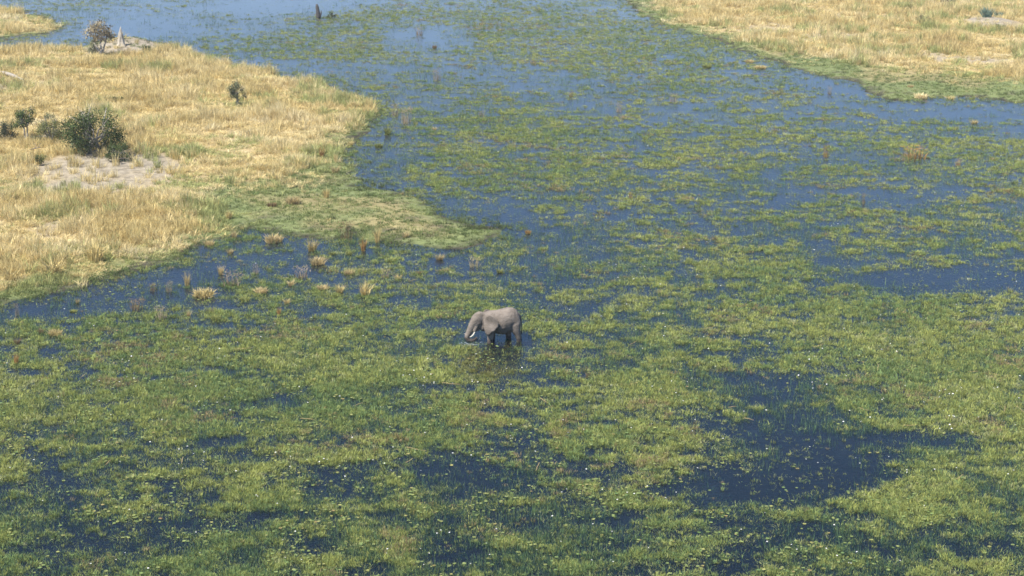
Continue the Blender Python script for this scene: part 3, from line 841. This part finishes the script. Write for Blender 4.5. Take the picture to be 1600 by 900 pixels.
for i, (px, py, wpx, hpx, kind, colr, label) in enumerate(TUSS):
    c = ground(px, py); zz = max(hz(*c), 0.0); c = ground(px, py, zz); k = scale_at(*c, zz)
    o = link(bpy.data.objects.new('grass_tussock' if kind != 'reed' else 'reed_clump', TM[kind][i % 4]))
    el = math.asin(CAM_H / math.hypot(CAM_H, math.hypot(*c)))
    o.location = (c[0], c[1], zz - .06)
    hh = max(.35, (hpx - .5 * wpx * math.sin(el)) / k * 1.1)
    o.scale = (wpx / k, wpx / k, hh); o.rotation_euler = (0, 0, random.uniform(0, 6.28))
    j = random.uniform(.85, 1.15); o.color = (colr[0] * j, colr[1] * j, colr[2] * j, 1)
    tag(o, label, 'grass tussock' if kind != 'reed' else 'reeds', 'dry tussocks and reed clumps')

# ------------------------------------------------------------------ dry stems lying on the marsh
stem_me = [mesh_np('fallen_reed', *tube(wobbly((-.5, 0, 0), (.5, 0, .06), 5, .018, np.random.default_rng(400 + i)), [.02, .022, .022, .018, .01], 5), mat=None) for i in range(4)]
M_STEM = plant_mat('dry_stem', .1, color=(0.46, 0.34, 0.17), instanced=False)
for me in stem_me:
    me.materials.append(M_STEM); a = me.attributes.new('var', 'FLOAT', 'POINT'); a.data.foreach_set('value', [1.0] * len(me.vertices))
STEMS = [(870, 198), (1345, 520), (1380, 522), (1372, 574), (1490, 580), (1520, 581), (1555, 585), (1585, 572), (1400, 484), (1110, 512), (1280, 540), (1240, 506), (1595, 640), (1570, 640), (1030, 610), (1170, 655), (650, 702), (640, 720), (840, 730), (480, 655), (380, 545), (300, 588), (130, 587), (170, 722), (285, 720),
         (990, 536), (880, 538), (1145, 636), (1420, 665), (1350, 640), (1500, 745), (560, 632), (850, 626), (705, 600)]
for i, (px, py) in enumerate(STEMS):
    c = ground(px, py, .12); o = link(bpy.data.objects.new('fallen_reed', stem_me[i % 4]))
    L_ = random.uniform(.7, 1.7)
    o.location = (c[0], c[1], .13); o.scale = (L_, .8, .8); o.rotation_euler = (0, random.uniform(-.05, .05), random.gauss(.1, .8))
    w_ = 'left of the elephant' if px < 700 else ('in the green mat right of the elephant' if py < 645 else 'by the dark pool on the right') if px > 1000 else 'near the elephant' if py < 620 else 'in the bottom centre'
    tag(o, f'{"long" if L_ > 1.2 else "short"} dry tan reed stem lying flat {w_}', 'reed stem', f'dry reed stems {w_}')

# ------------------------------------------------------------------ water lily leaves
def pads_mesh(seed):
    V, Fc = pad_shape(seed)
    return mesh_np('lily_pad', V, Fc, M_PAD, False, {'var': ('FLOAT', 'POINT', [1.0] * len(V))})
M_PAD = plant_mat('lily_leaf', .1, gloss=.05)
M_PADO = plant_mat('lily_leaf_single', .1, instanced=False, gloss=.05)
x, y, r = sample(60000, 84, 300, 1.4)
v = cover(x, y); d = island_d(x, y)
cl = fbm(x, y, 2.2, 171)
keep = (d < -1.5) & (cl > .50 + .0006 * (r - 100)) & (v > .0) & (rng.uniform(0, 1, len(x)) < .42 * np.where(v < .35, .6, 1) * np.where(fbm(x, y, 20, 173) > .45, 1, .35))
x, y, r = x[keep], y[keep], r[keep]; n = len(x)
col = palette(x, y, [(0.10, 0.16, 0.05), (0.15, 0.20, 0.06), (0.20, 0.23, 0.075), (0.26, 0.25, 0.08), (0.22, 0.12, 0.06)], np.clip(rng.beta(2, 2.6, n), 0, 1), 6)
s = rng.uniform(.55, 1.25, n)
zp = np.where(cover(x, y) > .5, rng.uniform(.06, .2, n), .006)
pxx = W / 2 + F * x / (y * cP + CAM_H * sP)
pyy = H / 2 - F * ((-CAM_H) * cP + y * sP) / (y * cP + CAM_H * sP)
inside = (pxx > 3) & (pxx < 1597) & (pyy > 3) & (pyy < 897)
size = np.where(inside & (zp < .01), s * F / r, 0)
big = np.argsort(-size)[:300]
pm = []
for i in range(4):
    m = pads_mesh(180 + i); q = m.copy(); q.materials.clear(); q.materials.append(M_PADO); pm.append(q)
for i in big:
    o = link(bpy.data.objects.new('lily_pad', pm[i % 4])); o.location = (x[i], y[i], zp[i]); o.scale = (s[i],) * 3
    o.rotation_euler = (0, 0, rng.uniform(0, 6.28)); o.color = (*col[i], 1)
    tone_ = 'reddish' if col[i][0] > 1.15 * col[i][1] else ('dark green' if col[i][1] < .185 else 'pale yellow-green')
    where_ = 'in the dark pool on the right' if pxx[i] > 1040 and pyy[i] < 800 else ('near the bottom left' if pxx[i] < 560 else ('at the bottom centre' if pxx[i] < 1040 else 'near the bottom right'))
    tag(o, f'{tone_} small lily pad floating {where_}', 'lily pad', f'{tone_} lily pads {where_}')
rest = np.setdiff1d(np.arange(n), big)
scatter('lily_pads', np.c_[x, y, zp][rest], np.c_[s, s, s][rest], rot_rand(n, .0)[rest], col[rest], [pads_mesh(190 + i) for i in range(4)])
print('pads', n)

# ------------------------------------------------------------------ white water lilies
m, nt, out = new_mat('lily_petal')
b = nt.nodes.new('ShaderNodeBsdfPrincipled'); b.inputs['Base Color'].default_value = (.74, .73, .68, 1); b.inputs['Roughness'].default_value = .6
nt.links.new(b.outputs[0], out.inputs[0]); M_PETAL = m
fm = [mesh_np('water_lily', *flower_shape(500 + i), mat=M_PETAL) for i in range(3)]
fx, fy = [], []
while len(fx) < 400:
    px, py = random.uniform(4, 1596), 215 + 680 * random.random() ** .9
    w = .28 + .5 * min(1, max(0, (px - 500) / 900)) + .3 * (py > 480)
    w *= math.exp(-((py - 560) / 330) ** 2)
    c = ground(px, py)
    dd_ = float(island_d(c[:1], c[1:])[0])
    if dd_ > -4: continue
    w *= .12 + 3.2 * max(0, float(fbm(c[:1], c[1:], 6., 191)[0]) - .45)
    cv = float(cover(c[:1], c[1:])[0])
    if cv < .15: w *= .3
    if random.random() < w: fx.append(c[0]); fy.append(c[1])
order = np.argsort(np.array(fy))
fx, fy = np.array(fx)[order], np.array(fy)[order]
ec0 = ground(780, 531)
fs = rng.uniform(.42, .85, len(fx)) * (fy / 140) ** .25
for i in range(300):
    o = link(bpy.data.objects.new('water_lily', fm[i % 3])); o.location = (fx[i], fy[i], rng.uniform(.16, .32)); o.scale = (fs[i],) * 3
    o.rotation_euler = (rng.normal(0, .15), rng.normal(0, .15), rng.uniform(0, 6.28))
    qx = W / 2 + F * fx[i] / (fy[i] * cP + CAM_H * sP)
    place_ = ('left of the elephant' if qx < 700 else 'right of the elephant' if qx > 860 else 'in front of the elephant' if fy[i] < ec0[1] else 'behind the elephant')
    near_ = 'near the bottom edge' if fy[i] < 112 else ('well in front' if fy[i] < 135 else 'about level or beyond')
    w_ = f'small white water lily flower {place_}, {near_}'
    tag(o, w_, 'water lily', f'white water lilies {place_}, {near_}')
n = len(fx) - 300
scatter('water_lilies', np.c_[fx, fy, np.full(len(fx), .24)][300:], np.c_[fs, fs, fs][300:], rot_rand(n, .1), np.ones((n, 3)), fm)

# ------------------------------------------------------------------ the elephant
def skin_mat():
    m, nt, out = new_mat('elephant_skin')
    N, L = nt.nodes, nt.links
    b = N.new('ShaderNodeBsdfPrincipled'); b.inputs['Roughness'].default_value = .8; b.inputs['Specular IOR Level'].default_value = .25
    tc = N.new('ShaderNodeTexCoord')
    n1 = N.new('ShaderNodeTexNoise'); n1.inputs['Scale'].default_value = 2.0; n1.inputs['Detail'].default_value = 7; L.new(tc.outputs['Object'], n1.inputs['Vector'])
    rp = N.new('ShaderNodeValToRGB'); rp.color_ramp.elements[0].position = .3; rp.color_ramp.elements[1].position = .7
    rp.color_ramp.elements[0].color = (.116, .095, .075, 1); rp.color_ramp.elements[1].color = (.212, .176, .142, 1)
    L.new(n1.outputs['Fac'], rp.inputs[0])
    # wet, darker skin on the lower trunk and the legs near the water
    at = N.new('ShaderNodeAttribute'); at.attribute_name = 'wet'
    mx = N.new('ShaderNodeMix'); mx.data_type = 'RGBA'; L.new(at.outputs['Fac'], mx.inputs[0]); L.new(rp.outputs[0], mx.inputs[6])
    mx.inputs[7].default_value = (.055, .045, .038, 1)
    L.new(mx.outputs[2], b.inputs['Base Color'])
    n2 = N.new('ShaderNodeTexNoise'); n2.inputs['Scale'].default_value = 9.0; n2.inputs['Detail'].default_value = 6
    mp = N.new('ShaderNodeMapping'); mp.inputs['Scale'].default_value = (1, 1, 1.8); L.new(tc.outputs['Object'], mp.inputs[0]); L.new(mp.outputs[0], n2.inputs['Vector'])
    bp = N.new('ShaderNodeBump'); bp.inputs['Strength'].default_value = .9; bp.inputs['Distance'].default_value = .08
    L.new(n2.outputs['Fac'], bp.inputs['Height']); L.new(bp.outputs[0], b.inputs['Normal'])
    L.new(b.outputs[0], out.inputs[0])
    return m
M_SKIN = skin_mat()

def ball(c, r, n=12):
    V, Fc = [], []
    for i in range(1, n):
        t = math.pi * i / n
        for j in range(2 * n):
            a = math.pi * j / n
            V.append((c[0] + r[0] * math.sin(t) * math.cos(a), c[1] + r[1] * math.sin(t) * math.sin(a), c[2] + r[2] * math.cos(t)))
    for i in range(n - 2):
        for j in range(2 * n):
            Fc.append((i * 2 * n + j, (i + 1) * 2 * n + j, (i + 1) * 2 * n + (j + 1) % (2 * n), i * 2 * n + (j + 1) % (2 * n)))
    Fc.append(tuple(range(2 * n))); Fc.append(tuple(range((n - 2) * 2 * n, (n - 1) * 2 * n))[::-1])
    return V, Fc

def section_loft(secs, n=20):
    """secs: (x, cy, cz, half height, half width) -> closed hull along x"""
    V, Fc = [], []
    for (x_, cy, cz, hh, hw) in secs:
        for j in range(n):
            a = 2 * math.pi * j / n
            V.append((x_, cy + hw * math.cos(a), cz + hh * math.sin(a)))
    m_ = len(secs)
    for i in range(m_ - 1):
        for j in range(n):
            Fc.append((i * n + j, (i + 1) * n + j, (i + 1) * n + (j + 1) % n, i * n + (j + 1) % n))
    Fc.append(tuple(range(n))); Fc.append(tuple((m_ - 1) * n + j for j in range(n))[::-1])
    return V, Fc

ec = ground(780, 532)
eleph = empty('elephant', (ec[0], ec[1], -.2), math.radians(11))
tag(eleph, 'grey elephant wading in the marsh with its trunk curled at the water', 'elephant')
pcs = [
    section_loft([(1.80, 0, 2.1, .2, .15), (1.72, 0, 2.1, .45, .36), (1.5, 0, 2.1, .78, .62), (1.2, 0, 2.07, .98, .82), (.8, 0, 1.97, 1.15, .93), (.3, 0, 1.88, 1.14, 1.0), (-.2, 0, 1.87, 1.05, .9),
                  (-.6, 0, 1.97, .97, .72), (-1.0, 0, 2.05, .86, .58), (-1.4, 0, 2.12, .66, .48), (-1.6, 0, 2.15, .5, .35)]),
    ball((-1.74, 0, 2.28), (.54, .46, .54)), ball((-1.68, 0, 2.52), (.46, .38, .36)), ball((-1.85, .24, 2.0), (.36, .2, .36)), ball((-1.85, -.24, 2.0), (.36, .2, .36)),
    ball((-1.35, 0, 1.6), (.42, .4, .5)), ball((1.18, -.36, 1.95), (.58, .46, .74)), ball((1.05, .42, 1.95), (.56, .42, .68)), ball((1.6, 0, 2.2), (.28, .3, .42)), ball((1.42, -.34, 1.72), (.42, .46, .72)), ball((1.34, -.42, 1.45), (.40, .42, .6)),
    ball((.95, 0, 2.62), (.6, .45, .48)), ball((-.75, 0, 2.55), (.55, .4, .38)),
    tube([(-1.75, 0, 2.45), (-2.0, 0, 2.2), (-2.2, 0, 1.9), (-2.38, 0, 1.6), (-2.52, 0, 1.3), (-2.66, 0, 1.0), (-2.78, -.02, .80), (-2.82, -.05, .60), (-2.72, -.1, .43), (-2.50, -.18, .37), (-2.26, -.24, .44), (-2.06, -.26, .58), (-1.98, -.26, .72)],
         [.45, .45, .38, .32, .285, .26, .24, .225, .21, .19, .165, .13, .09], 14),
    tube([(-1.7, 0, 1.95), (-1.84, 0, 1.6), (-1.98, 0, 1.36), (-2.12, 0, 1.2)], [(.34, .36), (.34, .32), (.27, .25), (.12, .12)], 12),
    tube([(-1.98, -.2, 1.75), (-2.12, -.27, 1.4), (-2.2, -.3, 1.16)], [.17, .145, .10], 10), tube([(-1.98, .2, 1.75), (-2.12, .27, 1.4), (-2.2, .3, 1.16)], [.17, .145, .10], 10),
]
def leg(pts, rad): pcs.append(tube(pts, [(q * 1.1 if not isinstance(q, tuple) else (q[0] * 1.06, q[1] * 1.06)) for q in rad], 14))
leg([(-.72, -.42, 2.2), (-.78, -.5, 1.7), (-.83, -.52, 1.2), (-.86, -.52, .7), (-.9, -.52, .25), (-.92, -.52, -.35), (-.93, -.52, -.78)], [(.42, .36), (.4, .34), .31, .25, .225, .23, .27])
leg([(-.6, .42, 2.1), (-.55, .5, 1.6), (-.52, .52, 1.15), (-.5, .52, .7), (-.52, .52, .25), (-.52, .52, -.78)], [(.42, .36), (.38, .34), .31, .25, .225, .27])
leg([(1.1, -.2, 2.15), (1.22, -.48, 1.62), (1.36, -.52, 1.2), (1.54, -.52, .78), (1.64, -.52, .35), (1.62, -.52, -.2), (1.6, -.52, -.78)], [(.42, .3), (.52, .38), (.39, .33), .26, .215, .22, .26])
leg([(.95, .2, 2.05), (.9, .48, 1.5), (.84, .52, 1.1), (.88, .52, .7), (.92, .52, .3), (.9, .52, -.78)], [(.56, .42), (.5, .4), (.37, .34), .27, .22, .27])
V, Fc = merge(pcs)
tmp = bpy.data.objects.new('tmp_body', mesh_np('tmp_body', V, Fc))
SC.collection.objects.link(tmp)
rm = tmp.modifiers.new('r', 'REMESH'); rm.mode = 'VOXEL'; rm.voxel_size = .045
sm = tmp.modifiers.new('s', 'SMOOTH'); sm.factor = .5; sm.iterations = 10
body_me = bpy.data.meshes.new_from_object(tmp.evaluated_get(bpy.context.evaluated_depsgraph_get()))
bpy.data.objects.remove(tmp)
body_me.name = 'body'; body_me.materials.clear(); body_me.materials.append(M_SKIN)
body_me.polygons.foreach_set('use_smooth', [True] * len(body_me.polygons))
co = np.zeros(len(body_me.vertices) * 3, np.float32); body_me.vertices.foreach_get('co', co); co = co.reshape(-1, 3)
wn_ = (vnoise(co[:, 0] + co[:, 1] * .7, co[:, 2] * .6, .25, 201) - .5) * .5
wet = np.where(co[:, 0] < -1.95, sstep(1.0, .6, co[:, 2] + wn_ * .5), sstep(.75, .25, co[:, 2] + wn_))
a = body_me.attributes.new('wet', 'FLOAT', 'POINT'); a.data.foreach_set('value', wet.astype(np.float32))
link(bpy.data.objects.new('body', body_me), eleph)

def ear_mesh(side):
    """big fan-shaped ear with a folded top rim and a wavy lower edge; side -1 is the near one"""
    outline = [(-1.30, 2.62), (-1.04, 2.80), (-.72, 2.74), (-.42, 2.46), (-.22, 2.08), (-.24, 1.76), (-.44, 1.58), (-.62, 1.40), (-.84, 1.28), (-1.04, 1.02), (-1.22, .98), (-1.36, 1.22), (-1.45, 1.62), (-1.46, 2.1), (-1.40, 2.42)]
    cx, cz = -1.02, 2.02
    V, Fc, nr_, m_ = [], [], 6, len(outline)
    def dep(px_, pz_):
        t = max(0.0, (px_ + 1.42) / 1.1)
        return .56 + .52 * t ** .8 + .20 * max(0, 2.3 - pz_) - .08 * math.sin(5 * pz_ + px_ * 3) * t
    for k_, off in ((0, .0), (1, .045)):
        V.append((cx, side * (dep(cx, cz) + .05 - off), cz))
        for i in range(1, nr_ + 1):
            f = i / nr_
            for (ox, oz) in outline:
                X_, Z_ = cx + (ox - cx) * f, cz + (oz - cz) * f
                V.append((X_, side * (dep(X_, Z_) + .05 * (1 - f * f) - off * (1 - .6 * (i == nr_))), Z_))
    B = 1 + nr_ * m_
    for j in range(m_):
        Fc.append((0, 1 + j, 1 + (j + 1) % m_)); Fc.append((B, B + 1 + (j + 1) % m_, B + 1 + j))
    for i in range(nr_ - 1):
        for j in range(m_):
            a_, b_ = 1 + i * m_ + j, 1 + i * m_ + (j + 1) % m_
            Fc.append((a_, a_ + m_, b_ + m_, b_)); Fc.append((B + a_, B + b_, B + b_ + m_, B + a_ + m_))
    for j in range(m_):
        a_, b_ = 1 + (nr_ - 1) * m_ + j, 1 + (nr_ - 1) * m_ + (j + 1) % m_
        Fc.append((a_, B + a_, B + b_, b_))
    me = mesh_np('ear', V, Fc, M_SKIN, True)
    return me
for s_ in (-1, 1): link(bpy.data.objects.new('ear', ear_mesh(s_)), eleph)
M_TUSK = solid_mat('ivory', (.62, .55, .42), (.78, .72, .60), 4, .4, .05)
for s_ in (-1, 1):
    fw = .16 if s_ > 0 else 0
    V, Fc = tube([(-2.08, s_ * .29, 1.40), (-2.16, s_ * .31, 1.20), (-2.27, s_ * .33, 1.0), (-2.40 - fw, s_ * .34, .86 + fw * .2), (-2.54 - fw * 1.7, s_ * .335, .78 + fw * .4), (-2.64 - fw * 2.1, s_ * .33, .77 + fw * .7)], [.065, .062, .056, .046, .03, .008], 10)
    link(bpy.data.objects.new('tusk', mesh_np('tusk', V, Fc, M_TUSK, True)), eleph)
V, Fc = tube([(1.7, 0, 2.5), (1.86, 0, 2.25), (1.93, .0, 1.8), (1.95, -.02, 1.3), (1.94, -.02, 1.0)], [.085, .07, .05, .035, .03], 8)
tail = link(bpy.data.objects.new('tail', mesh_np('tail', V, Fc, M_SKIN, True)), eleph)
hairs = []
for i in range(40):
    a0 = random.uniform(0, 6.28)
    hairs.append(tube([(1.94, -.02, 1.05), (1.94 + .05 * math.cos(a0), -.02 + .05 * math.sin(a0), .9), (1.94 + .07 * math.cos(a0), -.02 + .07 * math.sin(a0), .65 + random.uniform(-.1, .1))], [.012, .012, .004], 4))
V, Fc = merge(hairs)
link(bpy.data.objects.new('hair_tuft', mesh_np('hair_tuft', V, Fc, M_DARKWOOD)), tail)
for s_ in (-1, 1):
    link(bpy.data.objects.new('eye', mesh_np('eye', *ball((-2.03, s_ * .40, 2.02), (.05, .035, .045), 6), mat=M_DARKWOOD, smooth=True)), eleph)

# ripples and drops where the trunk stirs the water
m, nt, out = new_mat('stirred_water')
b = nt.nodes.new('ShaderNodeBsdfPrincipled'); b.inputs['Base Color'].default_value = (.22, .25, .27, 1); b.inputs['Roughness'].default_value = .15; b.inputs['Specular IOR Level'].default_value = .8
nt.links.new(b.outputs[0], out.inputs[0]); M_SPL = m
pcs = []
def ring(cx, cy, R, a0, a1, rr, z_):
    pts = []
    for i in range(15):
        a_ = a0 + (a1 - a0) * i / 14; q = R * (1 + .12 * math.sin(5 * a_) + random.uniform(-.05, .05))
        pts.append((cx + q * math.cos(a_), cy + q * math.sin(a_), z_))
    pcs.append(tube(pts, [rr * .3] + [rr * random.uniform(.5, 1.2) for _ in range(13)] + [rr * .2], 6))
for R_, a0, a1, rr in ((.5, 2.6, 4.9, .05), (.5, -.6, 1.5, .05), (.8, 2.9, 5.6, .045), (.85, -.3, 1.0, .05), (1.15, 3.2, 4.6, .035)): ring(-2.45, -.1, R_, a0, a1, rr, -.005)
for i in range(70):
    a_, q = random.uniform(0, 6.28), random.uniform(.2, .95)
    pcs.append(ball((-2.4 + q * math.cos(a_), -.1 + q * math.sin(a_), random.uniform(0, .22) * (1 - q * .6)), (random.uniform(.012, .035),) * 3, 3))
for i in range(14):                                    # water running off the raised tip
    x_ = -2.05 + random.uniform(0, .3); z_ = random.uniform(.05, .4)
    pcs.append(tube([(x_, -.17, z_), (x_ + .05, -.17, z_ - .08), (x_ + .08, -.18, z_ - .22)], [.012, .02, .006], 4))
V, Fc = merge(pcs)
spl = link(bpy.data.objects.new('water_splash', mesh_np('water_splash', V, Fc, M_SPL, True)))
spl.location = (ec[0], ec[1], 0); spl.rotation_euler = eleph.rotation_euler
tag(spl, kind='stuff')

# ------------------------------------------------------------------ thin haze
HZ = 0.0001
V = [(sx * 7600, sy * 7600 + 200, z_) for z_ in (-2.2, 47.5) for sy in (-1, 1) for sx in (-1, 1)]
hm_ = mesh_np('haze', V, [(0, 2, 3, 1), (4, 5, 7, 6), (0, 1, 5, 4), (2, 6, 7, 3), (0, 4, 6, 2), (1, 3, 7, 5)])
m, nt, out = new_mat('haze_air')
pv = nt.nodes.new('ShaderNodeVolumePrincipled'); pv.inputs['Density'].default_value = HZ; pv.inputs['Color'].default_value = (.93, .95, 1, 1)
nt.links.new(pv.outputs[0], out.inputs['Volume']); hm_.materials.append(m)
if HZ > 0: tag(link(bpy.data.objects.new('haze', hm_)), kind='stuff')
